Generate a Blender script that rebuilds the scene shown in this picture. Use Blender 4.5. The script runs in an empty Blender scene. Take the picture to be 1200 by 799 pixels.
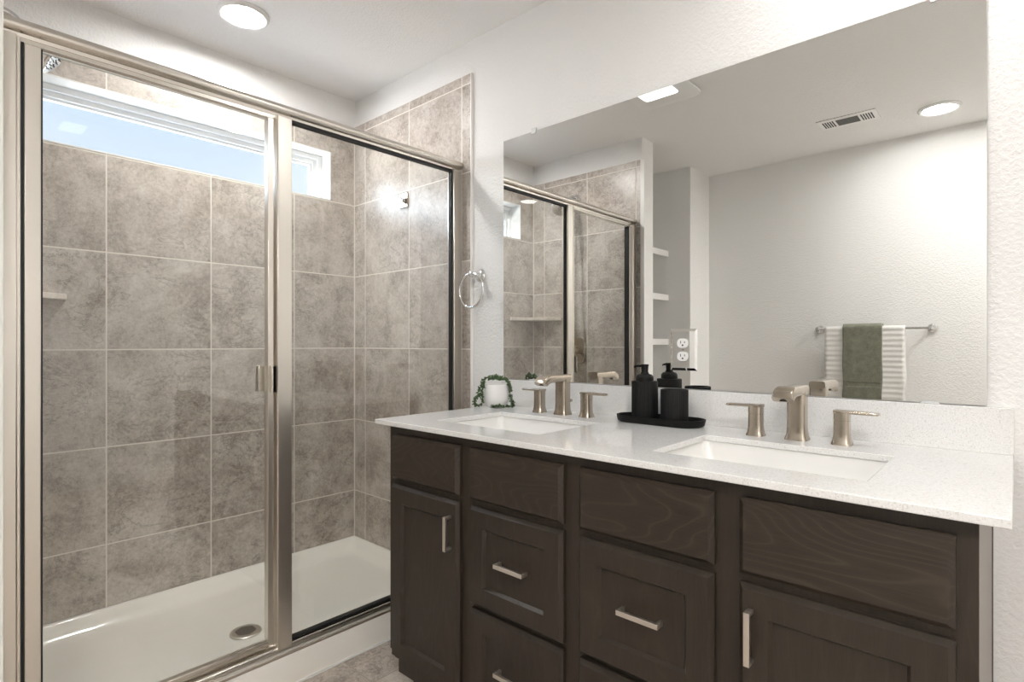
import bpy, bmesh, math, random
from mathutils import Vector, Matrix
random.seed(7)
S = bpy.context.scene
C = S.collection
PI = math.pi

# ---------------------------------------------------------------- camera, world, exposure
cam_data = bpy.data.cameras.new('camera')
cam = bpy.data.objects.new('camera', cam_data)
C.objects.link(cam)
cam.location = (0, 0, 1.135)
cam.rotation_euler = (PI/2, 0, math.radians(42.2))
cam_data.sensor_width = 36
cam_data.lens = 653.4/1200*36
cam_data.shift_y = 3.1/1200
cam_data.clip_start = 0.02
S.camera = cam

S.view_settings.view_transform = 'Standard'
S.view_settings.look = 'None'
S.view_settings.gamma = 1.0
S.view_settings.use_curve_mapping = False
S.view_settings.exposure = 0.28
S.cycles.use_denoising = True
S.cycles.max_bounces = 14
S.cycles.diffuse_bounces = 7
S.cycles.glossy_bounces = 8
S.cycles.transparent_max_bounces = 24
S.cycles.caustics_reflective = False
S.cycles.caustics_refractive = False
S.cycles.sample_clamp_indirect = 6.0

ADDEDLAMP = 330.0          # radiance of the two unseen ceiling lamps added to brighten the room
FACINGLAMP = 120.0
FANLAMP = 1.7
SHOWERLAMP = 215.0
VANITYLAMP = 98.0
world = bpy.data.worlds.new('sky')
S.world = world
world.use_nodes = True
wn, wl = world.node_tree.nodes, world.node_tree.links
wn.clear()
tc = wn.new('ShaderNodeTexCoord')
sx = wn.new('ShaderNodeSeparateXYZ')
rp = wn.new('ShaderNodeValToRGB')
ns = wn.new('ShaderNodeTexNoise')
mx = wn.new('ShaderNodeMix'); mx.data_type = 'RGBA'
cr = wn.new('ShaderNodeValToRGB')
bg = wn.new('ShaderNodeBackground')
wo = wn.new('ShaderNodeOutputWorld')
wl.new(tc.outputs['Generated'], sx.inputs[0])
wl.new(sx.outputs['Z'], rp.inputs[0])
rp.color_ramp.elements[0].position = 0.0
rp.color_ramp.elements[0].color = (1.0, 1.0, 1.02, 1)
rp.color_ramp.elements[1].position = 0.62
rp.color_ramp.elements[1].color = (0.42, 0.65, 1.05, 1)
e = rp.color_ramp.elements.new(0.26); e.color = (0.78, .90, 1.08, 1)
e = rp.color_ramp.elements.new(0.40); e.color = (0.58, 0.78, 1.08, 1)
ns.inputs['Scale'].default_value = 3.0
ns.inputs['Detail'].default_value = 3.0
wl.new(tc.outputs['Generated'], ns.inputs['Vector'])
cr.color_ramp.elements[0].position = 0.5; cr.color_ramp.elements[0].color = (0, 0, 0, 1)
cr.color_ramp.elements[1].position = 0.8; cr.color_ramp.elements[1].color = (0.55, 0.55, 0.55, 1)
wl.new(ns.outputs['Fac'], cr.inputs[0])
wl.new(cr.outputs['Color'], mx.inputs['Factor'])
wl.new(rp.outputs['Color'], mx.inputs[6])
mx.inputs[7].default_value = (0.93, 0.96, 1.0, 1)
wl.new(mx.outputs[2], bg.inputs['Color'])
g1 = wn.new('ShaderNodeMapRange'); g1.interpolation_type = 'SMOOTHSTEP'
g1.inputs['From Min'].default_value = .40; g1.inputs['From Max'].default_value = .62; g1.inputs['To Min'].default_value = 0; g1.inputs['To Max'].default_value = 5
g2 = wn.new('ShaderNodeMapRange'); g2.interpolation_type = 'SMOOTHSTEP'
g2.inputs['From Min'].default_value = .10; g2.inputs['From Max'].default_value = -.25; g2.inputs['To Min'].default_value = 0; g2.inputs['To Max'].default_value = 13
g3 = wn.new('ShaderNodeMath'); g3.operation = 'ADD'; g4 = wn.new('ShaderNodeMath'); g4.operation = 'ADD'; g4.inputs[1].default_value = 1.0
wl.new(sx.outputs['Z'], g1.inputs[0]); wl.new(sx.outputs['Y'], g2.inputs[0])
wl.new(g1.outputs[0], g3.inputs[0]); wl.new(g2.outputs[0], g3.inputs[1]); wl.new(g3.outputs[0], g4.inputs[0])
wl.new(g4.outputs[0], bg.inputs['Strength'])     # brighter overhead and on the sun's side
wl.new(bg.outputs[0], wo.inputs[0])

# ---------------------------------------------------------------- materials
class NT:
    def __init__(s, name):
        s.m = bpy.data.materials.new(name); s.m.use_nodes = True
        s.n, s.l = s.m.node_tree.nodes, s.m.node_tree.links
        s.bsdf = s.n['Principled BSDF']; s.out = s.n['Material Output']
    def new(s, t, **k):
        o = s.n.new(t)
        for a, b in k.items(): setattr(o, a, b)
        return o
    def math(s, op, a, b=None, c=None):
        o = s.new('ShaderNodeMath', operation=op)
        for i, v in enumerate((a, b, c)):
            if v is None: continue
            if isinstance(v, (int, float)): o.inputs[i].default_value = v
            else: s.l.new(v, o.inputs[i])
        return o.outputs[0]
    def pos(s):
        return s.new('ShaderNodeTexCoord').outputs['Object']
    def mapping(s, vec, scale=(1, 1, 1), loc=(0, 0, 0), rot=(0, 0, 0)):
        o = s.new('ShaderNodeMapping')
        o.inputs['Scale'].default_value = scale; o.inputs['Location'].default_value = loc; o.inputs['Rotation'].default_value = rot
        s.l.new(vec, o.inputs['Vector']); return o.outputs[0]
    def noise(s, vec, scale, detail=4, rough=.5, dist=0):
        o = s.new('ShaderNodeTexNoise')
        o.inputs['Scale'].default_value = scale; o.inputs['Detail'].default_value = detail
        o.inputs['Roughness'].default_value = rough; o.inputs['Distortion'].default_value = dist
        s.l.new(vec, o.inputs['Vector']); return o.outputs['Fac']
    def ramp(s, fac, stops):
        o = s.new('ShaderNodeValToRGB'); r = o.color_ramp
        while len(r.elements) > 1: r.elements.remove(r.elements[-1])
        r.elements[0].position = stops[0][0]; r.elements[0].color = (*stops[0][1], 1)
        for p, c in stops[1:]:
            q = r.elements.new(p); q.color = (*c, 1)
        s.l.new(fac, o.inputs[0]); return o.outputs['Color']
    def mix(s, fac, a, b, mode='MIX'):
        o = s.new('ShaderNodeMix', data_type='RGBA', blend_type=mode)
        for i, v in ((0, fac), (6, a), (7, b)):
            if isinstance(v, (int, float)): o.inputs[i].default_value = v
            elif isinstance(v, tuple): o.inputs[i].default_value = (*v, 1)
            else: s.l.new(v, o.inputs[i])
        return o.outputs[2]
    def bump(s, h, strength=.3, dist=.002):
        o = s.new('ShaderNodeBump'); o.inputs['Strength'].default_value = strength; o.inputs['Distance'].default_value = dist
        s.l.new(h, o.inputs['Height']); s.l.new(o.outputs[0], s.bsdf.inputs['Normal']); return o
    def set(s, color=None, rough=None, metal=None, spec=None, coat=None, **k):
        b = s.bsdf.inputs
        if color is not None:
            if isinstance(color, tuple): b['Base Color'].default_value = (*color, 1)
            else: s.l.new(color, b['Base Color'])
        if rough is not None:
            if isinstance(rough, (int, float)): b['Roughness'].default_value = rough
            else: s.l.new(rough, b['Roughness'])
        if metal is not None: b['Metallic'].default_value = metal
        if spec is not None: b['Specular IOR Level'].default_value = spec
        if coat is not None: b['Coat Weight'].default_value = coat
        return s.m

def plain(name, color, rough=.5, metal=0, spec=.5, bump=None):
    t = NT(name); t.set(color, rough, metal, spec)
    if bump: t.bump(t.noise(t.pos(), bump[0], 3), bump[1], bump[2])
    return t.m

def wall_paint(name, col):
    t = NT(name); p = t.pos()
    n = t.noise(p, 95, 3, .55, .4)
    n2 = t.noise(p, 55, 2, .5, .6)
    h = t.math('ADD', t.ramp(n, [(.42, (0, 0, 0)), (.62, (1, 1, 1))]), n2)
    t.bump(h, .45, .0020)
    return t.set(col, .75, spec=.25)

def tile_mat(name, ax, u0, su, z0, sz, seed, c=((.32, .27, .23), (.49, .435, .39), (.64, .595, .55)), rough=.28, grout=(.80, .76, .70), flat=False, gw=.0050):
    t = NT(name); p = t.pos()
    sep = t.new('ShaderNodeSeparateXYZ'); t.l.new(p, sep.inputs[0])
    U = sep.outputs[ax]; V = sep.outputs['Y' if flat else 'Z']
    uu = t.math('DIVIDE', t.math('SUBTRACT', U, u0), su)
    vv = t.math('DIVIDE', t.math('SUBTRACT', V, z0), sz)
    fu = t.math('FLOOR', uu); fv = t.math('FLOOR', vv)
    du = t.math('MULTIPLY', t.math('PINGPONG', uu, .5), su)
    dv = t.math('MULTIPLY', t.math('PINGPONG', vv, .5), sz)
    dmin = t.math('MINIMUM', du, dv)
    mask = t.math('LESS_THAN', dmin, gw/2)
    cx = t.new('ShaderNodeCombineXYZ'); t.l.new(fu, cx.inputs[0]); t.l.new(fv, cx.inputs[1]); cx.inputs[2].default_value = seed
    wn_ = t.new('ShaderNodeTexWhiteNoise', noise_dimensions='3D'); t.l.new(cx.outputs[0], wn_.inputs['Vector'])
    off = t.new('ShaderNodeVectorMath', operation='SCALE'); t.l.new(wn_.outputs['Color'], off.inputs[0]); off.inputs['Scale'].default_value = 7.0
    add = t.new('ShaderNodeVectorMath', operation='ADD'); t.l.new(p, add.inputs[0]); t.l.new(off.outputs[0], add.inputs[1])
    v = add.outputs[0]
    big = t.noise(v, 6.5, 10, .70, .35)
    fine = t.noise(v, 75, 5, .8, .6)
    vein = t.noise(t.mapping(v, (1, 1, 1.6), rot=(.6, .6, .3)), 7.0, 8, .68, .5)
    g = t.math('ADD', t.math('MULTIPLY', big, .58), t.math('MULTIPLY', fine, .42))
    col = t.ramp(g, [(.40, c[0]), (.50, c[1]), (.61, c[2])])
    vd = t.math('ABSOLUTE', t.math('SUBTRACT', vein, .5))
    vm = t.ramp(vd, [(0, (.55, .53, .51)), (.008, (.78, .77, .76)), (.022, (1, 1, 1))])
    col = t.mix(t.ramp(t.noise(v, 3.0, 3), [(.45, (0, 0, 0)), (.55, (.95, .95, .95))]), col, t.mix(1.0, col, vm, 'MULTIPLY'))
    col = t.mix(mask, col, grout)
    h = t.ramp(dmin, [(0, (0, 0, 0)), (gw*.5, (.1, .1, .1)), (gw, (1, 1, 1))])
    hh = t.math('ADD', h, t.math('MULTIPLY', t.noise(v, 45, 5, .6), .35))
    t.bump(hh, .35, .0015)
    rr = t.math('ADD', t.math('MULTIPLY', mask, .4), t.math('ADD', rough-.06, t.math('MULTIPLY', fine, .15)))
    return t.set(col, rr, spec=.45)

def wood(name, grain):
    t = NT(name); p = t.pos()
    oi = t.new('ShaderNodeObjectInfo')
    off = t.new('ShaderNodeCombineXYZ')
    r = t.math('MULTIPLY', oi.outputs['Random'], 9.0)
    for i in range(3): t.l.new(r, off.inputs[i])
    add = t.new('ShaderNodeVectorMath', operation='ADD'); t.l.new(p, add.inputs[0]); t.l.new(off.outputs[0], add.inputs[1])
    v = add.outputs[0]
    sc = (1, 1, .16) if grain == 'Z' else (.22, 1, 1)
    m = t.mapping(v, sc)
    con = t.noise(m, 5.0, 2, .45, .25)
    ring = t.math('PINGPONG', t.math('MULTIPLY', con, 38.0 if grain == 'X' else 22.0), .5)
    rc = t.ramp(ring, [(0, (1, 1, 1)), (.10, (.25, .25, .25)), (.4, (0, 0, 0))])
    fib = t.noise(t.mapping(v, (14, 14, .7) if grain == 'Z' else (.7, 14, 14)), 22, 4, .7)
    pores = t.ramp(fib, [(.35, (0, 0, 0)), (.7, (1, 1, 1))])
    blot = t.noise(m, 2.0, 3)
    base = t.ramp(blot, [(.3, (.0175, .0123, .0083)), (.7, (.028, .0205, .0142))])
    c1 = t.mix(t.math('MULTIPLY', rc, .32 if grain == 'X' else .12), base, (.10, .076, .054))
    c2 = t.mix(t.math('MULTIPLY', pores, .35), c1, (.054, .040, .029))
    t.bump(t.math('ADD', fib, t.math('MULTIPLY', rc, .4)), .25, .0006)
    t.bsdf.inputs['Coat Roughness'].default_value = .3
    return t.set(c2, .45, spec=.3, coat=.2)

def brushed(name, col, rough, scale=(1, 1, 60), amt=.12):
    t = NT(name); p = t.pos()
    n = t.noise(t.mapping(p, scale), 30, 3, .6)
    t.set(col, t.math('ADD', rough-amt/2, t.math('MULTIPLY', n, amt)), 1.0)
    return t.m

M = {}
M['wall'] = wall_paint('white_textured_paint', (.84, .835, .825))
M['ceiling'] = wall_paint('ceiling_paint', (.85, .845, .835))
M['trimwhite'] = plain('white_gloss_paint', (.84, .83, .81), .35, bump=(30, .05, .001))
M['vinyl'] = plain('white_vinyl', (.86, .86, .85), .3, bump=(20, .05, .001))
M['tileL'] = tile_mat('stone_tile_window_wall', 'Y', .5499, .3822, .3500, .3808, 1.0)
M['tileR'] = tile_mat('stone_tile_side_wall', 'X', -2.5384, .3725, .3500, .3808, 5.0)
M['floor'] = tile_mat('stone_floor_tile', 'X', -1.60, .45, 0.62, .45, 9.0, rough=.35, grout=(.42, .37, .31), flat=True,
                      c=((.33, .275, .23), (.50, .44, .385), (.66, .60, .54)))
M['grout'] = plain('pale_grout', (.80, .76, .70), .7, bump=(200, .3, .001))
M['ledge'] = tile_mat('stone_ledge', 'Y', 50, 90, 50, 90, 3.0, c=((.58, .52, .46), (.70, .64, .58), (.80, .74, .68)))
M['pan'] = plain('white_acrylic', (.89, .86, .80), .14, bump=(8, .03, .002))
M['nickel'] = brushed('satin_nickel_frame', (.75, .71, .65), .30, (1, 1, .03))
M['nickelh'] = brushed('satin_nickel_rail', (.75, .71, .65), .27, (1, .03, 1))
M['faucet'] = brushed('brushed_nickel', (.49, .43, .36), .19, (1, 1, .05), .1)
M['pull'] = brushed('satin_pull_nickel', (.72, .67, .61), .30, (1, 1, 1), .1)
M['chrome'] = brushed('chrome', (.80, .80, .80), .09, (1, 1, 1), .04)
M['black'] = plain('black_rubber', (.008, .008, .008), .6, bump=(80, .1, .001))
M['woodv'] = wood('dark_stained_wood_upright', 'Z')
M['woodh'] = wood('dark_stained_wood_level', 'X')
M['woodlit'] = plain('side_wood_lit_tone', (.17, .14, .115), .35, bump=(60, .1, .001))  # cabinet wood made paler: grazing light on this side painted into the colour
M['dark'] = plain('dark_recess', (.012, .010, .008), .8, bump=(80, .1, .001))
M['ceramic'] = plain('white_ceramic', (.84, .83, .81), .08, bump=(6, .02, .002))
M['pot'] = plain('matte_white_ceramic', (.85, .84, .83), .35, bump=(60, .12, .001))
M['resin'] = plain('matte_black_resin', (.0022, .0021, .002), .5, spec=.22, bump=(150, .1, .0005))
M['leaf'] = NT('succulent_leaf').m
t = NT('succulent_leaf_green'); nn = t.noise(t.pos(), 90, 3)
M['leaf'] = t.set(t.ramp(nn, [(.35, (.018, .045, .012)), (.6, (.06, .12, .03)), (.75, (.14, .20, .06))]), .4)
M['plate'] = plain('white_outlet_plastic', (.86, .85, .83), .35, bump=(40, .02, .0005))
M['slot'] = plain('outlet_slot', (.02, .02, .02), .7, bump=(40, .02, .0005))
M['clip'] = plain('clear_plastic_clip', (.75, .76, .77), .15, bump=(40, .05, .0005))

t = NT('white_quartz'); p = t.pos()
sp = t.noise(p, 330, 2, .6); sp2 = t.noise(p, 120, 3, .7); sp3 = t.noise(p, 7, 4)
qc = t.ramp(sp, [(.30, (.60, .58, .55)), (.42, (.77, .765, .75)), (.60, (.80, .795, .785)), (.72, (.88, .88, .875))])
qc = t.mix(t.ramp(sp2, [(.32, (1, 1, 1)), (.40, (0, 0, 0))]), qc, (.66, .64, .61))
M['quartz'] = t.set(qc, .07, spec=.5)

t = NT('mirror_silver'); t.set((.90, .905, .89), t.math('MULTIPLY', t.noise(t.pos(), 3, 1), .004), 1.0)
M['mirror'] = t.m

t = NT('clear_glass')
lw = t.new('ShaderNodeLayerWeight'); lw.inputs['Blend'].default_value = .5
F = t.math('ADD', .062, t.math('MULTIPLY', t.math('POWER', lw.outputs['Facing'], 5.0), .95))
tr = t.new('ShaderNodeBsdfTransparent'); tr.inputs[0].default_value = (.975, .985, .978, 1)
gl = t.new('ShaderNodeBsdfGlossy'); gl.inputs['Roughness'].default_value = 0.0
ms = t.new('ShaderNodeMixShader')
wv = t.noise(t.pos(), 2, 1); bp = t.new('ShaderNodeBump'); bp.inputs['Strength'].default_value = .02; bp.inputs['Distance'].default_value = .001
t.l.new(wv, bp.inputs['Height']); t.l.new(bp.outputs[0], gl.inputs['Normal'])
t.l.new(F, ms.inputs[0]); t.l.new(tr.outputs[0], ms.inputs[1]); t.l.new(gl.outputs[0], ms.inputs[2])
t.l.new(ms.outputs[0], t.out.inputs['Surface'])
M['glass'] = t.m
t = NT('glass_edge'); t.set(t.ramp(t.noise(t.pos(), 5), [(.3, (.82, .86, .84)), (.7, (.90, .93, .91))]), .1); M['gedge'] = t.m

def emit(name, col, k):
    t = NT(name)
    em = t.new('ShaderNodeEmission'); em.inputs[0].default_value = (*col, 1); em.inputs[1].default_value = k
    t.l.new(em.outputs[0], t.out.inputs['Surface']); return t.m
M['lamp'] = emit('added_lamp_diffuser', (1.0, .982, .958), ADDEDLAMP)
M['showerlamp'] = emit('shower_lamp_diffuser', (1.0, .982, .958), SHOWERLAMP)
M['vanitylamp'] = emit('vanity_lamp_diffuser', (1.0, .982, .958), VANITYLAMP)
M['facinglamp'] = emit('facing_lamp_diffuser', (1.0, .982, .958), FACINGLAMP)
M['fanlamp'] = emit('fan_lamp_diffuser', (1.0, .982, .958), FANLAMP)

def cloth(name, a, b, ribs=False):
    t = NT(name); p = t.pos()
    n = t.noise(p, 260, 3, .7); n2 = t.noise(p, 30, 4, .6)
    t.bump(t.math('ADD', n, t.math('MULTIPLY', n2, .6)), .9, .003)
    t.bsdf.inputs['Sheen Weight'].default_value = .3
    return t.set(t.ramp(t.math('ADD', t.math('MULTIPLY', n, .6), t.math('MULTIPLY', n2, .4)), [(.35, a), (.65, b)]), .95, spec=.1)
M['green'] = cloth('sage_green_terry', (.12, .122, .090), (.255, .258, .20))
M['cream'] = cloth('white_ribbed_cotton', (.74, .73, .70), (.84, .83, .81))

# ---------------------------------------------------------------- mesh helpers
def link(name, bm, mat, parent=None, smooth=False, bevel=0, seg=2, auto=False):
    bmesh.ops.recalc_face_normals(bm, faces=bm.faces)
    me = bpy.data.meshes.new(name); bm.to_mesh(me); bm.free()
    me.materials.append(M[mat] if isinstance(mat, str) else mat)
    o = bpy.data.objects.new(name, me); C.objects.link(o)
    if parent: o.parent = parent
    if smooth:
        for f in me.polygons: f.use_smooth = True
        if auto:
            me.set_sharp_from_angle(angle=math.radians(38))
    if bevel:
        m = o.modifiers.new('bevel', 'BEVEL'); m.width = bevel; m.segments = seg; m.limit_method = 'ANGLE'
        m.angle_limit = math.radians(40)
        for f in me.polygons: f.use_smooth = True
        me.set_sharp_from_angle(angle=math.radians(38))
        m.harden_normals = False
    return o

def tag(o, label=None, cat=None, group=None, kind=None):
    if label: o['label'] = label
    if cat: o['category'] = cat
    if group: o['group'] = group
    if kind: o['kind'] = kind
    return o

def empty(name, loc, label, cat, group=None):
    o = bpy.data.objects.new(name, None); C.objects.link(o); o.location = loc
    o.empty_display_size = .05
    return tag(o, label, cat, group)

def bx(bm, x0, x1, y0, y1, z0, z1):
    vs = [bm.verts.new((x, y, z)) for x in (x0, x1) for y in (y0, y1) for z in (z0, z1)]
    for f in ((0, 1, 3, 2), (4, 6, 7, 5), (0, 4, 5, 1), (2, 3, 7, 6), (0, 2, 6, 4), (1, 5, 7, 3)):
        bm.faces.new([vs[i] for i in f])
    return vs

def boxes(*bs):
    bm = bmesh.new()
    for b in bs: bx(bm, *b)
    return bm

def loft(bm, rings, cap0=True, cap1=True, closed=True):
    R = [[bm.verts.new(p) for p in r] for r in rings]
    n = len(R[0])
    for a, b in zip(R[:-1], R[1:]):
        for i in range(n if closed else n-1):
            j = (i+1) % n
            bm.faces.new((a[i], a[j], b[j], b[i]))
    if cap0: bm.faces.new(R[0][::-1])
    if cap1: bm.faces.new(R[-1])
    return R

def rrect(cx, cy, w, h, r, n=5):
    pts = []
    for (sx_, sy_, a0) in ((1, 1, 0), (-1, 1, 90), (-1, -1, 180), (1, -1, 270)):
        for k in range(n+1):
            a = math.radians(a0 + 90*k/n)
            pts.append((cx + sx_*(w/2-r) + r*math.cos(a), cy + sy_*(h/2-r) + r*math.sin(a)))
    return pts

def circ(r, n=32, cx=0, cy=0):
    return [(cx+r*math.cos(2*PI*i/n), cy+r*math.sin(2*PI*i/n)) for i in range(n)]

def lathe(bm, prof, n=32, c=(0, 0, 0), axis='Z', flute=0, nf=24):
    rings = []
    for r, z in prof:
        ring = []
        for i in range(n):
            a = 2*PI*i/n
            rr = max(r, .0002)
            if flute and r > .03: rr -= flute*(.5-.5*math.cos(a*nf))
            x, y = rr*math.cos(a), rr*math.sin(a)
            p = {'Z': (x, y, z), 'Y': (x, z, y), 'X': (z, x, y)}[axis]
            ring.append((p[0]+c[0], p[1]+c[1], p[2]+c[2]))
        rings.append(ring)
    return loft(bm, rings)

def tube(bm, pts, r, n=12, caps=True, sec=None, up=Vector((0, 0, 1))):
    """sweep a circle (or section list of (a,b)) along points; r may be list"""
    P = [Vector(p) for p in pts]; rings = []
    pa = None
    for i, p in enumerate(P):
        d = (P[min(i+1, len(P)-1)] - P[max(i-1, 0)]).normalized()
        if pa is None:
            a = up.cross(d)
            if a.length < 1e-3: a = Vector((1, 0, 0)).cross(d)
        else: a = pa - d*pa.dot(d)
        a.normalize(); pa = a
        b = d.cross(a).normalized()
        rr = r[i] if isinstance(r, (list, tuple)) else r
        s_ = sec[i] if sec else [(rr*math.cos(2*PI*k/n), rr*math.sin(2*PI*k/n)) for k in range(n)]
        rings.append([tuple(p + a*q[0] + b*q[1]) for q in s_])
    loft(bm, rings, caps, caps)

def smoothpath(pts, k=8):
    P = [Vector(p) for p in pts]; out = []
    for i in range(len(P)-1):
        p0, p1, p2, p3 = P[max(i-1, 0)], P[i], P[i+1], P[min(i+2, len(P)-1)]
        for j in range(k):
            t_ = j/k
            out.append(.5*((2*p1)+(-p0+p2)*t_+(2*p0-5*p1+4*p2-p3)*t_*t_+(-p0+3*p1-3*p2+p3)*t_**3))
    out.append(P[-1]); return out

def part(name, bm, mat, parent=None, **k):
    o = link(name, bm, mat, parent, **k)
    parent = parent or enc
    o.parent = parent; p = parent
    o.matrix_parent_inverse = Matrix.Translation(parent_world(p)).inverted()
    return o
def parent_world(p):
    v = Vector((0, 0, 0))
    while p: 
        v = v + p.location + (p.matrix_parent_inverse.translation if p.parent else Vector((0, 0, 0)))
        p = p.parent
    return v
def struct(name, bm, mat, parent=None, **k):
    o = link(name, bm, mat, parent, **k)
    if not parent: o['kind'] = 'structure'
    return o

# ---------------------------------------------------------------- room shell
XL, YM, YO, XR, H = -2.65, 1.662, -.95, 1.7, 2.44
struct('floor', boxes((-2.75, XR+.1, YO-.1, YM+.1, -.1, 0)), 'floor')
struct('ceiling', boxes((-2.9, XR+.1, YO-.1, YM+.1, H, H+.1)), 'ceiling')
wb = struct('wall_back', boxes((-2.78, XR+.1, YM, YM+.1, -.1, H+.05)), 'wall')
WY0, WY1, WZ0, WZ1 = .31, 1.51, 1.878, 2.127
wl_ = struct('wall_left', boxes((XL-.13, XL, .0, YM, -.1, WZ0), (XL-.13, XL, .0, YM, WZ1, H+.05),
                         (XL-.13, XL, .0, WY0, WZ0, WZ1), (XL-.13, XL, WY1, YM, WZ0, WZ1)), 'wall')
struct('wall_partition', boxes((XL, -1.757, .01, .152, -.05, H+.02)), 'wall')
struct('wall_closet', boxes((-2.75, -1.785, YO-.1, -.613, -.05, H+.02), (-2.75, -2.40, -.613, .01, -.05, H+.02)), 'wall', bevel=.004)
struct('wall_front', boxes((-1.785, XR+.1, YO-.1, YO, -.05, H+.02)), 'wall')
struct('wall_right', boxes((XR, XR+.1, YO-.1, YM+.1, -.05, H+.02)), 'wall')
struct('baseboard_front', boxes((-1.785, XR, YO, YO+.014, 0, .09)), 'trimwhite', bevel=.003)
struct('baseboard_back', boxes((0.0, XR, YM-.014, YM, 0, .09)), 'trimwhite', bevel=.003)
struct('baseboard_right', boxes((XR-.014, XR, YO+.014, YM-.014, 0, .09)), 'trimwhite', bevel=.003)
struct('baseboard_closet', boxes((-1.785, -1.771, YO+.014, -.613, 0, .09)), 'trimwhite', bevel=.003)

# tiled lining of the shower (part of the walls it clads)
TZ0, TZ1 = .10, 2.295
ty0, ty1 = .163, 1.652
struct('stone_tile', boxes((XL, -2.64, ty0, ty1, TZ0, WZ0), (XL, -2.64, ty0, ty1, WZ1, TZ1),
                       (XL, -2.64, ty0, WY0, WZ0, WZ1), (XL, -2.64, WY1, ty1, WZ0, WZ1)), 'tileL', wl_)
struct('stone_tile', boxes((-2.65, -1.738, ty1, YM, TZ0, TZ1), (-1.785, -1.738, ty1, YM, 0, TZ0)), 'tileR', wb)
struct('grout_line', boxes((-2.641, -2.636, ty1-.004, ty1+.002, TZ0, TZ1)), 'grout', wb)
struct('trim_1', boxes((-1.738, -1.731, ty1-.002, YM, 0, TZ1)), 'trimwhite', bevel=.001)
wp = bpy.data.objects['wall_partition']
struct('stone_tile', boxes((-2.65, -1.742, .152, ty0, TZ0, TZ1), (-1.785, -1.742, .152, ty0, 0, TZ0)), 'tileR', wp)
struct('grout_line', boxes((-2.641, -2.636, ty0-.002, ty0+.004, TZ0, TZ1)), 'grout', wp)
struct('trim_2', boxes((-1.762, -1.734, .150, ty0+.002, 0, TZ1)), 'trimwhite', bevel=.001)

# transom window: painted reveal, vinyl frame, pane
w1 = struct('window_1', boxes((-2.765, -2.638, WY0-.001, WY0+.004, WZ0, WZ1), (-2.765, -2.638, WY1-.004, WY1+.001, WZ0, WZ1),
                       (-2.765, -2.638, WY0, WY1, WZ1-.004, WZ1+.001), (-2.765, -2.638, WY0, WY1, WZ0-.001, WZ0+.004)), 'trimwhite')
def frame_x(xa, xb, y0, y1, z0, z1, w):
    return [(xa, xb, y0, y0+w, z0, z1), (xa, xb, y1-w, y1, z0, z1), (xa, xb, y0+w, y1-w, z0, z0+w), (xa, xb, y0+w, y1-w, z1-w, z1)]
struct('window_frame', boxes(*frame_x(-2.775, -2.722, WY0+.004, WY1-.004, WZ0-.012, WZ1-.004, .024)), 'vinyl', w1, bevel=.002)
struct('window_sash', boxes(*frame_x(-2.77, -2.737, WY0+.028, WY1-.028, WZ0+.003, WZ1-.028, .02)), 'vinyl', w1, bevel=.002)
struct('window_bead', boxes(*frame_x(-2.768, -2.748, WY0+.048, WY1-.048, WZ0+.012, WZ1-.048, .010)), 'vinyl', w1, bevel=.001)
struct('window_pane', boxes((-2.762, -2.757, WY0+.05, WY1-.05, WZ0+.015, WZ1-.05)), 'glass', w1)

# ---------------------------------------------------------------- shower pan
bm = bmesh.new()
def pr(inx0, inx1, iny, z, r):
    x0, x1 = -2.639+inx0, -1.785-inx1
    y0, y1 = ty0+.001+iny, ty1-.001-iny
    return [(a, b, z) for a, b in rrect((x0+x1)/2, (y0+y1)/2, x1-x0, y1-y0, r, 6)]
dx_, dy_ = -2.162, .885
rings = [pr(0, 0, 0, 0, .002), pr(0, .000, 0, .098, .002), pr(.002, .004, .002, .106, .003), pr(.012, .085, .012, .106, .02), pr(.018, .092, .018, .102, .03),
         pr(.035, .104, .035, .078, .045), pr(.052, .112, .052, .058, .06), pr(.066, .122, .066, .051, .07), pr(.09, .14, .09, .0485, .09)]
last = rings[-1]
for f_, z in ((.5, .046), (.16, .043)):
    rings.append([(dx_+(p[0]-dx_)*f_, dy_+(p[1]-dy_)*f_, z) for p in last])
R = loft(bm, rings)
pan = link('shower_pan', bm, 'pan', smooth=True, auto=True)
part('caulk_line', boxes((-1.786, -1.780, ty0+.002, ty1-.002, 0, .005)), 'vinyl', pan)
tag(pan, 'white acrylic shower pan with a low curb under the framed glass enclosure', 'shower pan')
bm = bmesh.new(); lathe(bm, [(0, .0445), (.055, .0445), (.055, .0475), (.052, .050), (.047, .0505), (0, .0505)], 40, (dx_, dy_, 0))
dr = link('drain', bm, 'nickel', pan, smooth=True, auto=True)
bm = bmesh.new()
for i in range(-4, 5):
    for j in range(-4, 5):
        x, y = i*.0085+(j % 2)*.0042, j*.0074
        if x*x+y*y < .036**2: lathe(bm, [(.0029, .0500), (.0029, .0515)], 8, (dx_+x, dy_+y, 0))
link('drain_hole', bm, 'black', dr)

# ---------------------------------------------------------------- framed glass shower enclosure
enc = empty('shower_enclosure', (-1.81, .9, .106), 'satin nickel framed clear glass shower enclosure standing on the pan curb', 'shower enclosure')
FX0, FX1 = -1.835, -1.792
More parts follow.
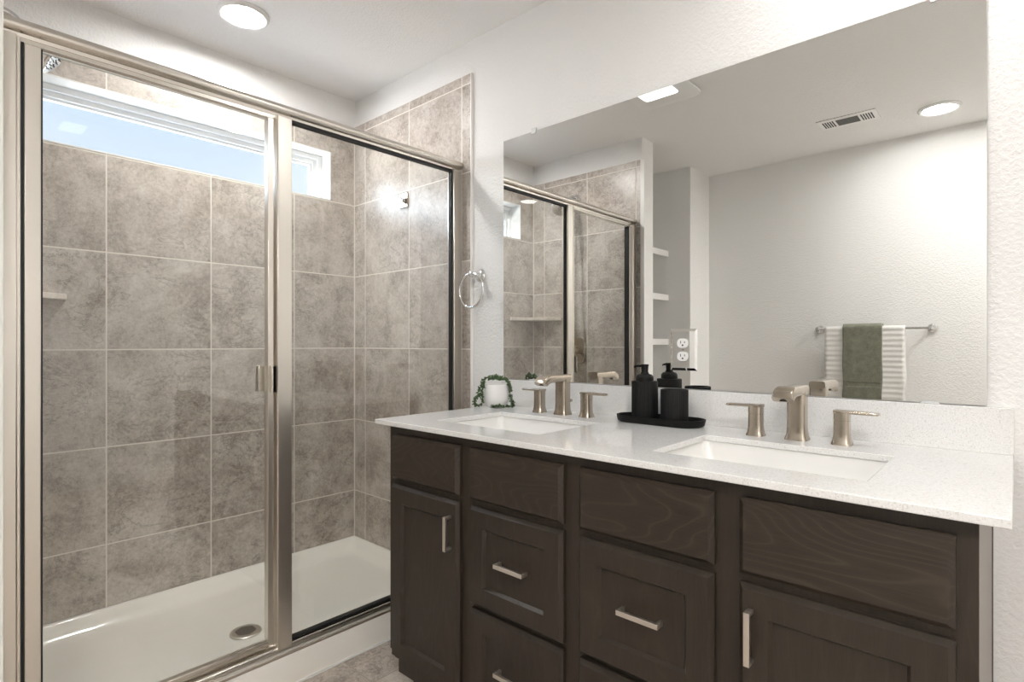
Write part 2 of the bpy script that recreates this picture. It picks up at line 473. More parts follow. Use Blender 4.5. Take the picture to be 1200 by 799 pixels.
# header: rounded tube profile with a lower lip
bm = bmesh.new()
prof = [(-1.842, 1.884), (-1.842, 1.922), (-1.834, 1.929), (-1.812, 1.929), (-1.806, 1.9255), (-1.802, 1.9255)]
for k in range(9):
    a = math.radians(80-160*k/8); prof.append((-1.802+.0175*math.cos(a), 1.909+.0165*math.sin(a)))
prof += [(-1.802, 1.8925), (-1.804, 1.884)]
loft(bm, [[(x, y, z) for x, z in prof] for y in (ty0, ty1)])
part('header_rail', bm, 'nickelh', smooth=True, auto=True)
part('header_channel', boxes((-1.830, -1.806, ty0+.03, .836, 1.872, 1.8845)), 'nickelh', bevel=.001)
part('wall_jamb', boxes((FX0, FX1, ty0, .194, .13, 1.884), (FX0, FX1-.007, .194, .2025, .13, 1.884)), 'nickel', bevel=.0018)
part('wall_jamb', boxes((FX0, FX1-.004, 1.628, ty1, .13, 1.884), (FX0, FX1, 1.607, 1.629, .13, 1.884)), 'nickel', bevel=.0018)
part('post', boxes((FX0, FX1, .839, .885, .13, 1.884), (FX0, FX1+.004, .8345, .840, .13, 1.884)), 'nickel', bevel=.002)
# bottom track
bm = bmesh.new()
prof = [(-1.842, .106), (-1.842, .140), (-1.836, .144), (-1.822, .144), (-1.818, .138), (-1.812, .138)]
for k in range(7):
    a = math.radians(100-150*k/6); prof.append((-1.803+.010*math.cos(a), .129+.010*math.sin(a)))
prof += [(-1.792, .119), (-1.786, .114), (-1.786, .106)]
loft(bm, [[(x, y, z) for x, z in prof] for y in (ty0, ty1)])
part('bottom_track', bm, 'nickelh', smooth=True, auto=True)
# fixed panel
fp = part('fixed_panel', boxes((-1.817, -1.811, .884, 1.609, .140, 1.885)), 'glass')
part('gasket', boxes(*[(-1.822, -1.803, a, b, c_, d_) for a, b, c_, d_ in ((.884, .888, .143, 1.884), (1.6005, 1.608, .143, 1.884), (.888, 1.6005, .143, .150), (.888, 1.6005, 1.874, 1.885))]), 'black', fp)
# hinged door
door = part('door', boxes((-1.8195, -1.8135, .238, .812, .160, 1.866)), 'glass')
part('hinge_stile', boxes((-1.832, -1.795, .2085, .240, .150, 1.868)), 'nickel', door, bevel=.0015)
part('latch_stile', boxes((-1.832, -1.806, .810, .829, .150, 1.872)), 'nickel', door, bevel=.0015)
part('gasket', boxes((-1.83, -1.797, .240, .2435, .16, 1.866), (-1.832, -1.80, .2025, .2085, .15, 1.872)), 'black', door)
part('bottom_rail', boxes((-1.828, -1.804, .240, .812, .147, .166)), 'nickelh', door, bevel=.002)
part('glass_edge', boxes((-1.8197, -1.8133, .243, .811, 1.8655, 1.8675)), 'gedge', door)
pull = part('pull', boxes((-1.806, -1.785, .817, .8285, .977, 1.063), (-1.789, -1.785, .811, .8285, .977, 1.063)), 'pull', door, bevel=.001)
part('pull', boxes((-1.868, -1.826, .8165, .8265, .977, 1.063), (-1.868, -1.864, .795, .8265, .977, 1.063), (-1.850, -1.846, .797, .8165, .977, 1.063)), 'pull', door, bevel=.001)

# ---------------------------------------------------------------- shower fittings
bm = bmesh.new()
c0 = Vector((-2.64, ty0, 0))
n_ = 10; r_ = .262
outline = [(c0.x+.0005, c0.y+.0005)] + [(c0.x+.0005, c0.y+r_), (c0.x+.016, c0.y+r_)] + \
          [(c0.x+.016+(r_-.032)*k/8 + .03*math.sin(PI*k/8)*-.6, c0.y+r_-(r_-.016)*k/8 - .03*math.sin(PI*k/8)*.6) for k in range(1, 8)] + \
          [(c0.x+r_, c0.y+.016), (c0.x+r_, c0.y+.0005)]
loft(bm, [[(a, b, z) for a, b in outline] for z in (1.298, 1.320)])
o = link('corner_shelf', bm, 'ledge', bevel=.003)
tag(o, 'beige stone corner ledge fixed between two tiled shower walls', 'shelf')

# shower arm, hand shower and hose
sh = empty('hand_shower', (-2.2545, ty0, 2.134), 'chrome round hand shower with a hanging hose on the tiled partition wall', 'shower head')
fl = Vector((-2.2545, ty0, 2.134))
bm = bmesh.new(); lathe(bm, [(.03, 0), (.03, .004), (.024, .012), (.012, .014)], 28, tuple(fl), 'Y'); part('flange', bm, 'chrome', sh, smooth=True, auto=True)
bm = bmesh.new(); tube(bm, smoothpath([fl+Vector((0, 0, 0)), fl+Vector((0, .04, .004)), fl+Vector((0, .075, -.008)), fl+Vector((0, .10, -.04))]), .0105, 14)
part('arm', bm, 'chrome', sh, smooth=True, auto=True)
br = fl+Vector((0, .105, -.055))
bm = bmesh.new(); lathe(bm, [(.012, -.026), (.019, -.022), (.019, .022), (.012, .026)], 24, tuple(br)); part('bracket', bm, 'chrome', sh, smooth=True, auto=True)
hc = Vector((-2.268, .333, 2.044))
def camray(u, v):
    t_ = (u-600)/653.4; th = math.radians(47.8)
    return Vector((-math.cos(th)+math.sin(th)*t_, math.sin(th)+math.cos(th)*t_, (402.6-v)/653.4))
nrm = camray(73, 57).cross(camray(50, 83)).normalized()
if nrm.z > 0: nrm = -nrm
wv_ = camray(60, 70).normalized()
nrm = (nrm - .30*wv_).normalized()
Q = nrm.to_track_quat('Z', 'Y').to_matrix().to_4x4()
bm = bmesh.new(); lathe(bm, [(.012, -.028), (.03, -.022), (.052, -.010), (.058, -.002), (.058, .004), (.054, .007), (0, .007)], 36)
bm.transform(Matrix.Translation(hc) @ Q); hd = part('spray_head', bm, 'chrome', sh, smooth=True, auto=True)
bm = bmesh.new()
for rr, nn_ in ((.012, 6), (.026, 12), (.040, 18)):
    for k in range(nn_):
        a = 2*PI*k/nn_; lathe(bm, [(.0026, .0065), (.0018, .009)], 6, (rr*math.cos(a), rr*math.sin(a), 0))
bm.transform(Matrix.Translation(hc) @ Q); part('nozzle', bm, 'black', hd)
he = Vector((-2.215, .262, 1.83))
b0 = hc - nrm*.02
bm = bmesh.new(); pth = smoothpath([b0, br+Vector((.012, .028, -.01)), (br+he)/2+Vector((.01, .02, 0)), he], 6)
tube(bm, pth, [.019-.0075*i/(len(pth)-1) for i in range(len(pth))], 16); part('handle', bm, 'pull', sh, smooth=True, auto=True)
bm = bmesh.new()
hp = smoothpath([he, he+Vector((.004, .004, -.15)), (-2.20, .285, 1.35), (-2.195, .292, 1.16), (-2.215, .285, 1.115), (-2.245, .275, 1.17), (-2.262, .25, 1.5), (-2.258, .245, 1.9), br+Vector((0, 0, -.024))], 10)
tube(bm, hp, .0072, 10); part('hose', bm, 'pull', sh, smooth=True)

vz = 1.088
vl = empty('shower_valve', (-2.25, ty0, vz), 'rounded rectangular nickel shower valve plate with lever on tile', 'shower valve')
bm = bmesh.new()
for dd in (0,):
    loft(bm, [[(a, ty0+y_, b) for a, b in rrect(-2.25, vz, w_, h_, .04, 6)] for w_, h_, y_ in ((.142, .172, 0), (.142, .172, .005), (.134, .164, .010))])
part('valve_plate', bm, 'faucet', vl, smooth=True, auto=True)
bm = bmesh.new(); lathe(bm, [(.034, .009), (.034, .03), (.028, .045), (.024, .06), (0, .062)], 32, (-2.25, ty0, vz), 'Y'); kn = part('knob', bm, 'faucet', vl, smooth=True, auto=True)
bm = bmesh.new(); tube(bm, [(-2.25, ty0+.05, vz), (-2.225, ty0+.055, vz-.03), (-2.20, ty0+.06, vz-.06)], [.009, .008, .006], 12); part('lever', bm, 'faucet', kn, smooth=True, auto=True)

rh = empty('robe_hook', (-2.2, ty1, 1.827), 'small square chrome hook plate with round knob on tile behind fixed glass', 'hook')
part('back_plate', boxes((-2.2325, -2.169, ty1-.008, ty1+.0001, 1.792, 1.862)), 'faucet', rh, bevel=.002)
bm = bmesh.new(); lathe(bm, [(.011, -.006), (.009, -.012), (.012, -.018), (.015, -.021), (.015, -.025), (0, -.027)], 24, (-2.2, ty1, 1.827), 'Y'); part('knob', bm, 'chrome', rh, smooth=True, auto=True)

# ---------------------------------------------------------------- vanity
CX0, CX1, CT = -1.551, -.0055, .8896
van = empty('vanity_cabinet', (-.78, 1.37, 0), 'dark brown wooden double vanity cabinet with nickel bar pulls under the quartz countertop', 'vanity cabinet')
FF = 1.080; VX0, VX1 = -1.514, -.0425; VT = CT-.0155
part('carcass', boxes((VX0, VX0+.016, FF+.018, 1.640, .108, VT), (VX1-.016, VX1, FF+.018, 1.640, .108, VT), (VX0, VX1, FF+.019, 1.640, .108, .126), (VX0, VX1, 1.632, 1.640, .108, VT), (-.79, -.772, FF+.019, 1.640, .12, VT), (VX0+.03, VX1-.02, FF+.07, 1.640, 0, .108), (VX1-.010, VX1+.002, 1.635, 1.6615, 0, VT)), 'woodv', van)
tag(part('side_panel', boxes((VX1-.004, VX1+.0005, FF+.001, 1.634, .01, VT-.001)), 'woodlit', van), 'brown side panel with grazing light painted into its paler colour')
cols = [(-1.487, -1.170), (-1.1245, -.804), (-.757, -.438), (-.389, -.0690)]
ZB, ZT1, ZM0, ZM1, ZL = .1375, .846, .417, .687, .404
sx_ = [(VX0, -1.475), (-1.182, -1.112), (-.816, -.745), (-.450, -.377), (-.081, VX1)]
fr = [(x0, x1, FF, FF+.02, .145 if i < 4 else .06, .838) for i, (x0, x1) in enumerate(sx_)]
fr += [(VX0, VX1, FF, FF+.02, .838, VT), (VX0+.045, VX1 - .04, FF, FF+.02, .085, .145)]
for i in range(4):
    fr.append((sx_[i][1], sx_[i+1][0], FF, FF+.02, .675, .715))
    if i in (1, 2): fr.append((sx_[i][1], sx_[i+1][0], FF, FF+.02, .395, .425))
part('face_frame', boxes(*fr), 'woodv', van)
part('cabinet_interior', boxes((VX0+.017, VX1-.017, FF+.03, FF+.035, .13, VT-.002)), 'dark', van)
def slab(x0, x1, z0, z1):
    """solid front with chamfered edge"""
    bm = bmesh.new(); y1 = FF; y0 = FF-.020; c = .0095
    ring = lambda i, y: [(x0+i, y, z0+i), (x1-i, y, z0+i), (x1-i, y, z1-i), (x0+i, y, z1-i)]
    loft(bm, [ring(0, y1), ring(0, y0+.010), ring(c, y0)])
    return bm
def framed(x0, x1, z0, z1, w=.054):
    bm = bmesh.new(); y1 = FF; y0 = FF-.020; c = .0085
    ring = lambda i, y: [(x0+i, y, z0+i), (x1-i, y, z0+i), (x1-i, y, z1-i), (x0+i, y, z1-i)]
    loft(bm, [ring(0, y1), ring(0, y0+.010), ring(c, y0), ring(w, y0), ring(w+.006, y0+.009)])
    return bm
def pull_bar(p, x, z, vertical):
    bm = bmesh.new(); L_ = .049; h = .0055; y0, y1 = FF-.046, FF-.0205
    if vertical:
        bx(bm, x-h, x+h, y0, y0+.008, z-L_, z+L_); bx(bm, x-h, x+h, y0+.008, y1, z+L_-.008, z+L_); bx(bm, x-h, x+h, y0+.008, y1, z-L_, z-L_+.008)
    else:
        bx(bm, x-L_, x+L_, y0, y0+.008, z-h, z+h); bx(bm, x-L_, x-L_+.008, y0+.008, y1, z-h, z+h); bx(bm, x+L_-.008, x+L_, y0+.008, y1, z-h, z+h)
    return part('handle', bm, 'pull', p, bevel=.0008)
for i, (a, b) in enumerate(cols):
    part('false_drawer_front', slab(a, b, .7035, ZT1), 'woodh', van)
    if i in (0, 3):
        d_ = part('door', framed(a, b, ZB, ZM1), 'woodv', van)
        pull_bar(d_, (b-.028) if i == 0 else (a+.024), .597, True)
    else:
        for z0, z1 in ((ZM0, ZM1), (ZB, ZL)):
            d_ = part('drawer', framed(a, b, z0, z1), 'woodv', van)
            pull_bar(d_, (a+b)/2+.008, (z0+z1)/2+.007, False)

# countertop with two sink cutouts
SK = [(-1.378, -.958, 1.163, 1.460), (-.622, -.200, 1.163, 1.460)]
CY0, CY1 = 1.045, YM-.0005
bm = bmesh.new()
xs = [CX0, SK[0][0], SK[0][1], SK[1][0], SK[1][1], CX1]; ys = [CY0, 1.163, 1.460, CY1]
def holegrid(z):
    return [[bm.verts.new((x, y, z)) for y in ys] for x in xs]
T, B = holegrid(CT), holegrid(CT-.015)
for i in range(5):
    for j in range(3):
        if j == 1 and i in (1, 3): continue
        bm.faces.new((T[i][j], T[i+1][j], T[i+1][j+1], T[i][j+1])); bm.faces.new((B[i][j], B[i][j+1], B[i+1][j+1], B[i+1][j]))
def side(a, b): bm.faces.new((T[a[0]][a[1]], T[b[0]][b[1]], B[b[0]][b[1]], B[a[0]][a[1]]))
for i in range(5): side((i, 0), (i+1, 0)); side((i, 3), (i+1, 3))
for j in range(3): side((0, j), (0, j+1)); side((5, j), (5, j+1))
for i in (1, 3):
    side((i, 1), (i+1, 1)); side((i, 2), (i+1, 2)); side((i, 1), (i, 2)); side((i+1, 1), (i+1, 2))
ct = link('countertop', bm, 'quartz', bevel=.0018, seg=2)
tag(ct, 'white speckled quartz countertop with two sink cutouts on the dark vanity', 'countertop')
BZ = .9925
bs_ = link('backsplash', boxes((CX0+.002, CX1, 1.642, YM-.0005, CT+.0001, BZ)), 'quartz', bevel=.0012)
tag(bs_, 'low white speckled quartz backsplash strip standing along the wall under the mirror', 'backsplash')

def sink(k, lab):
    x0, x1, y0, y1 = SK[k]
    cx_, cy_ = (x0+x1)/2, (y0+y1)/2; w, h = x1-x0, y1-y0
    z = CT-.0152
    o = empty('sink', (cx_, cy_, z-.14), lab, 'sink', None)
    bm = bmesh.new()
    R = [(w+.05, h+.05, -.012, .01), (w+.05, h+.05, 0, .01), (w+.012, h+.012, 0, .02), (w+.008, h+.008, -.004, .022), (w-.002, h-.002, -.09, .035), (w-.016, h-.016, -.115, .04), (w-.05, h-.05, -.127, .05), (.10, .10, -.133, .045)]
    outer = [(.12, .12, -.143, .04), (w-.03, h-.03, -.138, .05), (w+.006, h+.006, -.115, .045), (w+.014, h+.014, -.012, .03)]
    loft(bm, [[(a, b, z+zz) for a, b in rrect(cx_, cy_, ww, hh, r, 6)] for ww, hh, zz, r in outer+R])
    part('basin', bm, 'ceramic', o, smooth=True, auto=True)
    bm = bmesh.new(); lathe(bm, [(.024, -.1335), (.024, -.130), (.020, -.129), (.017, -.131), (.015, -.126), (0, -.125)], 28, (cx_, cy_, z)); part('drain', bm, 'faucet', o, smooth=True, auto=True)
sink(0, 'white undermount basin nearer the shower, left of the black soap set')
sink(1, 'white undermount basin at the right, near the end of the countertop')

# ---------------------------------------------------------------- faucets
def sq(cx_, cy_, w, h, r): return rrect(cx_, cy_, w, h, r, 4)
def faucet(x, y, lab):
    f = empty('faucet', (x, y, CT), lab, 'faucet')
    bm = bmesh.new()
    loft(bm, [[(a, b, CT+z) for a, b in sq(x, y, .043*k, .040*k, .008*k)] for z, k in ((0, 1.24), (.004, 1.22), (.012, 1.10), (.022, 1.03), (.036, 1.0), (.06, .99), (.118, 1.0), (.124, 1.0))])
    part('body', bm, 'faucet', f, smooth=True, auto=True)
    bm = bmesh.new()
    path = [(.022, .139, .020, .042), (.0, .139, .022, .042), (-.03, .1385, .024, .043), (-.06, .1395, .025, .045), (-.088, .1405, .026, .047), (-.108, .137, .027, .048), (-.122, .128, .026, .048), (-.130, .116, .022, .048)]
    rings = []
    for i, (yy, zt, th_, w) in enumerate(path):
        # direction for the section
        a = path[max(i-1, 0)]; b = path[min(i+1, len(path)-1)]
        d_ = Vector((0, b[0]-a[0], b[1]-a[1])).normalized(); nn2 = Vector((0, d_.z, -d_.y))
        if i == 0: d_ = Vector((0, -1, 0)); nn2 = Vector((0, 0, 1))
        if nn2.z < 0: nn2 = -nn2
        top = Vector((x, y+yy, CT+zt))
        ctr = top - nn2*(th_/2)
        rings.append([tuple(ctr + Vector((1, 0, 0))*p_ + nn2*q_) for p_, q_ in rrect(0, 0, w, th_, .006, 4)])
    loft(bm, rings)
    sp_ = part('spout', bm, 'faucet', f, smooth=True, auto=True)
    bm = bmesh.new(); lathe(bm, [(.0100, 0), (.0100, .010), (.009, .012)], 20, (x, y-.112, CT+.1065)); part('aerator', bm, 'dark', sp_, smooth=True, auto=True)
    bm = bmesh.new(); tube(bm, [(x+.006, y+.018, CT+.046), (x+.006, y+.036, CT+.046)], .0035, 10); tube(bm, [(x+.006, y+.034, CT+.046), (x+.006, y+.042, CT+.046)], .0055, 10)
    part('lift_rod', bm, 'faucet', f, smooth=True, auto=True)
    for s_ in (-1, 1):
        hx = x+s_*.1015
        bm = bmesh.new()
        loft(bm, [[(a, b, CT+z) for a, b in sq(hx, y-.003, .034*k, .034*k, .008*k)] for z, k in ((0, 1.30), (.003, 1.28), (.009, 1.15), (.017, 1.05), (.027, 1.0), (.058, .99))])
        hb = part('handle', bm, 'faucet', f, smooth=True, auto=True)
        bm = bmesh.new()
        loft(bm, [[(a, b, CT+z) for a, b in sq(hx, y-.003, .034*k, .034*k, .008*k)] for z, k in ((.058, .9), (.0595, .9), (.0595, 1.0), (.0785, 1.0))])
        loft(bm, [[(hx+s_*u_, y-.003+p_, CT+zc+q_) for p_, q_ in rrect(0, 0, w, t2, .0022, 3)] for u_, w, zc, t2 in ((-.0165, .034, .0795, .008), (.0, .034, .0795, .008), (.03, .029, .0792, .0075), (.055, .025, .0788, .007), (.074, .023, .0787, .007), (.077, .019, .0787, .005))])
        part('lever', bm, 'faucet', hb, smooth=True, auto=True)
faucet(-1.170, 1.553, 'brushed nickel widespread faucet behind the left basin, beside the garlanded pot')
faucet(-.4185, 1.551, 'brushed nickel widespread faucet behind the right basin')

# ---------------------------------------------------------------- wall mirror
MX0, MX1, MZ0, MZ1 = -1.5484, -.0509, BZ+.0015, 1.9575
mir = link('wall_mirror', boxes((MX0, MX1, 1.656, YM-.0004, MZ0, MZ1)), 'mirror', bevel=.0006, seg=1)
tag(mir, 'large frameless rectangular mirror on the white wall above the backsplash', 'mirror')
for cxk in (-1.388, -.143):
    o = part('mirror_clip', boxes((cxk-.011, cxk+.011, 1.6535, 1.6555, MZ1-.010, MZ1+.012), (cxk-.011, cxk+.011, 1.6555, YM, MZ1+.001, MZ1+.012)), 'clip', mir, bevel=.001)
for cxk in (-1.39, -.155):
    part('mirror_clip', boxes((cxk-.018, cxk+.018, 1.6535, 1.6556, MZ0-.0012, MZ0+.003)), 'clip', mir, bevel=.0005)

# electrical outlet on the mirror
ox, oz = -.775, 1.116
out = empty('outlet', (ox, 1.6555, oz), 'white double electrical outlet with a mirrored cover plate on the large mirror', 'outlet')
bm = bmesh.new()
ring = lambda w, h, y: [(ox-w/2+.0015, y, oz-h/2), (ox+w/2+.0015, y, oz-h/2), (ox+w/2+.0015, y, oz+h/2), (ox-w/2+.0015, y, oz+h/2)]
loft(bm, [ring(.088, .130, 1.6557), ring(.088, .130, 1.6535), ring(.072, .114, 1.6505)])
part('cover_plate', bm, 'mirror', out)
for zz in (.0205, -.0205):
    bm = bmesh.new()
    loft(bm, [[(a, y_, b) for a, b in rrect(ox, oz+zz, .036, .029, .0125, 6)] for y_ in (1.6508, 1.6478)])
    rcp = part('receptacle', bm, 'plate', out, smooth=True, auto=True)
    bm = boxes((ox-.0075, ox-.0055, 1.6472, 1.6485, oz+zz-.001, oz+zz+.007), (ox+.0055, ox+.0075, 1.6472, 1.6485, oz+zz, oz+zz+.006))
    lathe(bm, [(.0028, 1.6472-1.6478), (.0028, .001)], 12, (ox, 1.6478, oz+zz-.0065), 'Y')
    part('slot', bm, 'slot', rcp)
bm = bmesh.new(); lathe(bm, [(.003, -.0008), (.003, .001)], 12, (ox, 1.6500, oz), 'Y'); part('screw', bm, 'faucet', out)

# ---------------------------------------------------------------- things on the countertop
tx, ty = -.815, 1.573
bm = bmesh.new()
def pill(w, h, z): return [(a, b, z) for a, b in rrect(tx, ty, w, h, h/2-.0005, 14)]
loft(bm, [pill(.262, .094, CT+.0004), pill(.276, .108, CT+.004), pill(.284, .116, CT+.020), pill(.283, .115, CT+.022), pill(.278, .110, CT+.022), pill(.276, .108, CT+.019), pill(.268, .100, CT+.008), pill(.20, .05, CT+.0075)])
tray = link('tray', bm, 'resin', smooth=True, auto=True)
tag(tray, 'black oval tray with a raised rim on the countertop, holding two ribbed vessels', 'tray')
TB = CT+.0078
bxx, byy = -.865, 1.573
sd = empty('soap_dispenser', (bxx, byy, TB), 'matte black ribbed soap dispenser with a pump on the oval tray', 'soap dispenser')
bm = bmesh.new(); lathe(bm, [(.0385, 0), (.0405, .002), (.0405, .119), (.0392, .1205), (.0, .1215)], 240, (bxx, byy, TB), flute=.0011, nf=40)
part('bottle', bm, 'resin', sd, smooth=True, auto=True)
bm = bmesh.new(); lathe(bm, [(.027, .1205), (.0272, .128), (.0265, .135), (.022, .1405), (.013, .1435), (.0125, .147), (.0, .147)], 36, (bxx, byy, TB)); pc = part('pump_collar', bm, 'resin', sd, smooth=True, auto=True)
bm = bmesh.new(); lathe(bm, [(.0125, .146), (.0105, .150), (.0115, .166), (.0125, .171), (.0125, .173), (0, .1735)], 28, (bxx, byy, TB))
loft(bm, [[(bxx+q*math.cos(2.85)*1+p_*math.sin(2.85), byy+q*math.sin(-2.85)*1+p_*.95, TB+.168+r2+dz) for p_, r2 in rrect(0, 0, .012*k, .008*k, .002*k, 3)] for q, dz, k in ((.0, 0, 1), (.018, .0, .9), (.028, -.001, .7), (.031, -.004, .6))])
part('pump_head', bm, 'resin', pc, smooth=True, auto=True)
cxx, cyy = -.766, 1.573
bm = bmesh.new(); lathe(bm, [(.0385, 0), (.0405, .002), (.0405, .0985), (.0395, .100), (.0375, .100), (.0365, .098), (.0362, .01), (0, .008)], 240, (cxx, cyy, TB), flute=.0011, nf=40)
o = link('tumbler', bm, 'resin', smooth=True, auto=True); tag(o, 'matte black ribbed open tumbler on the oval tray, shorter than the dispenser', 'tumbler')

# potted garland plant
px, py = -1.500, 1.565
pp = empty('potted_plant', (px, py, CT), 'small white pot ringed by a trailing green succulent garland at the countertop corner', 'plant')
bm = bmesh.new(); lathe(bm, [(.028, .0005), (.034, .002), (.046, .018), (.0495, .036), (.0485, .052), (.044, .086), (.043, .088), (.0405, .087), (.040, .078), (0, .076)], 40, (px, py, CT))
part('pot', bm, 'pot', pp, smooth=True, auto=True)
rt = Vector((.7408, .6717, 0)); rt = Vector((.69, .72, 0)).normalized(); fwd = Vector((rt.y, -rt.x, 0))
def gp(u, z, c=0): return Vector((px, py, CT)) + rt*u + fwd*c + Vector((0, 0, z))
k_ = 2.18/653.4/13.3
loc = lambda a, b: ((a-530)*k_, (655-b)*k_*1.0)
strands = [
    [(690, 235), (620, 215), (560, 200), (500, 185), (440, 205), (380, 205), (330, 260), (300, 320), (270, 380), (250, 430), (285, 470), (315, 520), (310, 570), (250, 590), (205, 625), (180, 575), (195, 515), (250, 480)],
    [(650, 220), (700, 270), (735, 320), (735, 395), (740, 470), (760, 550), (775, 605), (710, 612), (640, 608), (570, 620), (510, 622), (450, 636)],
    [(400, 235), (470, 215), (540, 225), (620, 235), (680, 240), (715, 330), (755, 400)],
    [(330, 250), (320, 330), (300, 400), (300, 450), (230, 500), (190, 560), (215, 610)],
    [(430, 215), (500, 200), (560, 215), (600, 210)],
    [(770, 590), (740, 540), (735, 480)],
]
bl, bs = bmesh.new(), bmesh.new()
def leaf(bm, c, sc, d):
    R_ = d.to_track_quat('X', 'Z').to_matrix().to_4x4() @ Matrix.Rotation(random.uniform(-1, 1), 4, 'X')
    n0 = len(bm.verts)
    r = bmesh.ops.create_icosphere(bm, subdivisions=1, radius=1)
    bmesh.ops.transform(bm, matrix=Matrix.Translation(c) @ R_ @ Matrix.Diagonal((sc, sc*.66, sc*.30, 1)) @ Matrix.Translation((.8, 0, 0)), verts=r['verts'])
for si, st in enumerate(strands):
    pts = []
    for a, b in st:
        u_, z_ = loc(a, b); z_ = max(z_, .006)
        rad = math.hypot(u_, 0)
        c = .046 if (z_ < .03 and abs(u_) < .065) else (.012 if z_ < .085 else 0)
        if z_ > .075 and abs(u_) < .05: c = .03 if si in (2, 4) else .01
        if si == 3: c += .02
        if z_ < .02: z_ = .006
        # stay clear of the wall
        pts.append(gp(u_, z_, c))
    sm = smoothpath(pts, 6)
    for q in sm: q.y = min(q.y, 1.627)
    tube(bs, sm, .0011, 5)
    for i in range(0, len(sm)):
        for k in range(2):
            d_ = Vector((random.uniform(-1, 1), random.uniform(-1, 1), random.uniform(-.5, 1))).normalized()
            c = sm[i] + Vector((random.uniform(-1, 1), random.uniform(-1, 1), random.uniform(-.6, 1)))*.0038
            if (c+d_*.006).z < CT+.002: d_.z = abs(d_.z); c.z += .002
            leaf(bl, c, random.uniform(.0042, .0062), d_)
part('foliage', bl, 'leaf', pp, smooth=True)
part('vine', bs, 'leaf', pp, smooth=True)

# ---------------------------------------------------------------- towel ring
rx, rz = -1.683, 1.4219
trg = empty('towel_ring', (rx, YM, rz), 'chrome towel ring on the white wall between shower and mirror', 'towel ring')
bm = bmesh.new(); lathe(bm, [(.027, 0), (.027, -.004), (.024, -.008), (.013, -.012), (.010, -.02), (.010, -.05), (.012, -.054), (.012, -.066), (0, -.068)], 32, (rx, YM, rz), 'Y')
part('mount', bm, 'chrome', trg, smooth=True, auto=True)
bm = bmesh.new(); rr = .0705; n = 64
rings = [[(rx+.0+(rr+0.005*math.cos(b))*math.cos(a), YM-.060+0.005*math.sin(b), rz-.066+(rr+0.005*math.cos(b))*math.sin(a)) for b in [2*PI*j/12 for j in range(12)]] for a in [2*PI*i/n for i in range(n)]]
R = loft(bm, rings, False, False)
for i in range(12): bm.faces.new((R[-1][i], R[-1][(i+1) % 12], R[0][(i+1) % 12], R[0][i]))
part('ring', bm, 'chrome', trg, smooth=True)

# ---------------------------------------------------------------- towel bar and towels on the facing wall
bz, by = 1.231, YO+.075
tb = empty('towel_bar', (-.69, YO, bz), 'nickel towel bar on the facing wall holding two towels', 'towel bar')
for x in (-1.0, -.385):
    bm = bmesh.new(); lathe(bm, [(.027, 0), (.027, .005), (.022, .012), (.011, .016), (.011, .066), (.016, .068), (.016, .088), (0, .09)], 28, (x, YO, bz), 'Y')
    part('mount', bm, 'chrome', tb, smooth=True, auto=True)
bm = bmesh.new(); tube(bm, [(-1.0, by, bz), (-.385, by, bz)], .008, 16); part('rod', bm, 'chrome', tb, smooth=True, auto=True)
def towel(name, x0, x1, r, th_, zf, zb, mat, lab, rib=0, wob=.003, band=None):
    bm = bmesh.new(); path = []
    def add(y, z, ny, nz, s_): path.append((y, z, ny, nz, s_))
    s_ = 0; N = 150
    zs = [zf+(bz-zf)*i/N for i in range(N)]
    for z in zs: add(by+r, z, 1, 0, z)
    for k in range(13):
        a = PI*k/12; add(by+r*math.cos(a), bz+r*math.sin(a), math.cos(a), math.sin(a), bz+r*a)
    for i in range(60):
        z = bz-(bz-zb)*(i+1)/60; add(by-r, z, -1, 0, z)
    nx = 24
    out_, inn = [], []
    for (y, z, ny, nz, s_) in path:
        ro, ri = [], []
        for j in range(nx+1):
            x = x0+(x1-x0)*j/nx
            hang = max(0, min(1, (bz-z)/.5))
            w_ = wob*math.sin(j*.7+s_*3)*hang + (.0013*rib*math.sin(2*PI*s_/.033) if rib else 0)
            if band and band[0] < z < band[1] and ny > 0: w_ -= .002
            edge = .0035*math.sin(z*23+j)*hang if j in (0, nx) else 0
            ro.append(bm.verts.new((x+edge, y+ny*(th_+w_), z+nz*th_)))
            ri.append(bm.verts.new((x+edge, y+ny*.0, z)))
        out_.append(ro); inn.append(ri)
    for A, fl_ in ((out_, 1), (inn, 0)):
        for i in range(len(A)-1):
            for j in range(nx): bm.faces.new((A[i][j], A[i+1][j], A[i+1][j+1], A[i][j+1]))
    for i in range(len(out_)-1):
        for j in (0, nx): bm.faces.new((out_[i][j], out_[i+1][j], inn[i+1][j], inn[i][j]))
    for i in (0, -1):
        for j in range(nx): bm.faces.new((out_[i][j], out_[i][j+1], inn[i][j+1], inn[i][j]))
    o = link(name, bm, mat, smooth=True); tag(o, lab, 'towel', 'towels on the bar')
towel('towel', -.957, -.514, .0095, .009, .66, .70, 'cream', 'white horizontally ribbed towel hanging over the bar under the green one', 1)
towel('towel', -.848, -.631, .0235, .010, .735, .80, 'green', 'sage green terry towel folded narrow over the white ribbed towel', 0, .002, (.86, .885))

# ---------------------------------------------------------------- linen shelves in the closet recess
for z1, lab in ((1.836, 'top white linen shelf in the recess beside the shower partition'), (1.505, 'middle white linen shelf in the recess, level above the outlet'), (1.171, 'white linen shelf in the recess at eye height'), (.836, 'lowest white linen shelf in the recess beside the shower partition')):
    o = link('linen_shelf', boxes((-2.399, -1.972, -.6125, .0095, z1-.019, z1), (-1.972, -1.958, -.6125, .0095, z1-.045, z1)), 'trimwhite', bevel=.0015)
    tag(o, lab, 'shelf', 'linen shelves')

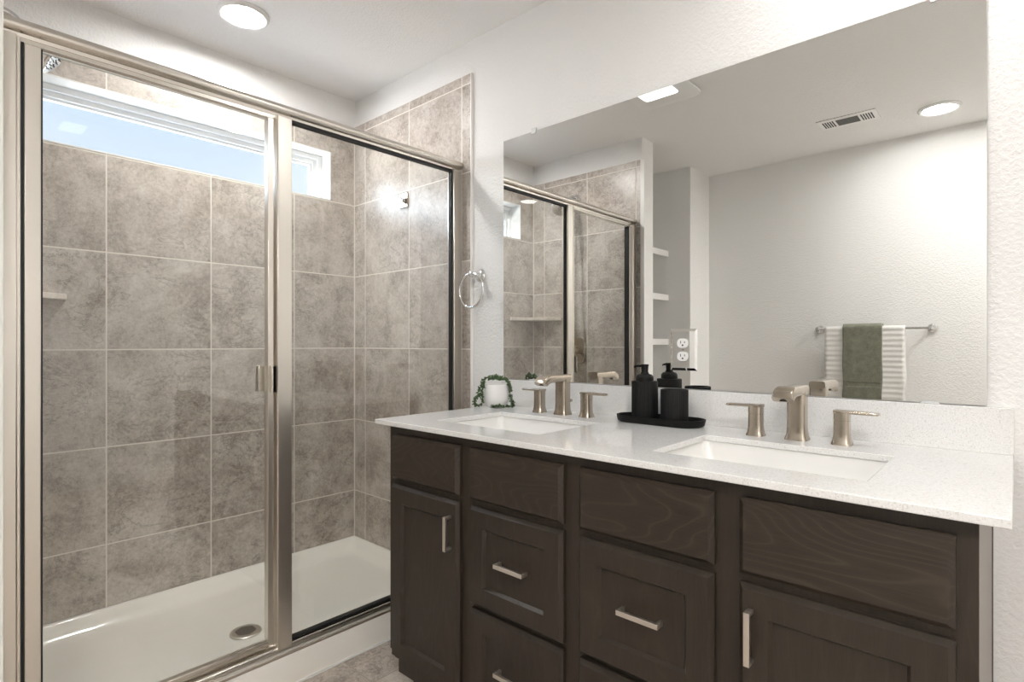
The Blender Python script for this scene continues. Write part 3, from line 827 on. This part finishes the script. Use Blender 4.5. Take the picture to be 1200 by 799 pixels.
# ---------------------------------------------------------------- ceiling fixtures
def can_light(x, y, lab, r=.076, mat='lamp'):
    e_ = empty('ceiling_light', (x, y, H), lab, 'ceiling light', 'recessed ceiling lights')
    bm = bmesh.new(); lathe(bm, [(r*1.32, 0), (r*1.32, -.004), (r*1.27, -.010), (r*1.16, -.014), (r*1.04, -.012), (r, -.004), (r, 0)], 48, (x, y, H)); part('trim_ring', bm, 'vinyl', e_, smooth=True, auto=True)
    bm = bmesh.new(); lathe(bm, [(r*.99, -.001), (r*.99, -.0075), (r*.9, -.009), (0, -.0095)], 48, (x, y, H)); part('diffuser', bm, mat, e_, smooth=True)
can_light(-2.271, .922, 'round recessed ceiling light inside the shower', .072, 'showerlamp')
can_light(-.3203, -.5625, 'round recessed ceiling light near the facing wall, beside the air vent', .075, 'facinglamp')
can_light(-.145, 1.39, 'round recessed ceiling light directly above the right end of the vanity', .075, 'vanitylamp')
can_light(.55, -.42, 'added round fill light near the facing wall, unseen outside the frame to the right', .075)  # unseen lamp added to brighten the room
can_light(.95, -.74, 'added round fill light in the corner behind the others, unseen outside the frame', .075)  # second added lamp, also out of view, for more fill

fx, fy = -1.365, .70
ef = empty('exhaust_fan', (fx, fy, H), 'white rounded square ceiling exhaust fan with a bright lamp', 'exhaust fan')
bm = bmesh.new(); loft(bm, [[(a, b, H-z) for a, b in rrect(fx, fy, w, h, .045, 8)] for w, h, z in ((.31, .35, 0), (.33, .37, .006), (.33, .37, .014), (.30, .34, .022), (.20, .24, .024))])
part('cover', bm, 'vinyl', ef, smooth=True, auto=True)
bm = bmesh.new(); loft(bm, [[(a, b, H-z) for a, b in rrect(fx, fy+.0, w, w*.62, .02, 6)] for w, z in ((.185, .0235), (.185, .027), (.175, .029))])
part('lens', bm, 'fanlamp', ef, smooth=True)

vx, vy = -.732, -.41
av = empty('air_vent', (vx, vy, H), 'white rectangular ceiling air vent with dark slots and mesh centre', 'air vent')
vw, vh = .30, .17
part('frame', boxes((vx-vw/2, vx+vw/2, vy-vh/2, vy+vh/2, H-.006, H)), 'vinyl', av, bevel=.002)
part('grille', boxes((vx-.056, vx+.056, vy-.05, vy+.05, H-.0072, H-.005)), plain('vent_mesh', (.10, .10, .095), .7, bump=(500, .6, .002)), av)
for s_ in (-1, 1):
    for k in range(5):
        x = vx+s_*(.072+k*.0125)
        part('slot', boxes((x-.0032, x+.0032, vy-.05, vy+.05, H-.0072, H-.005)), 'black', av)
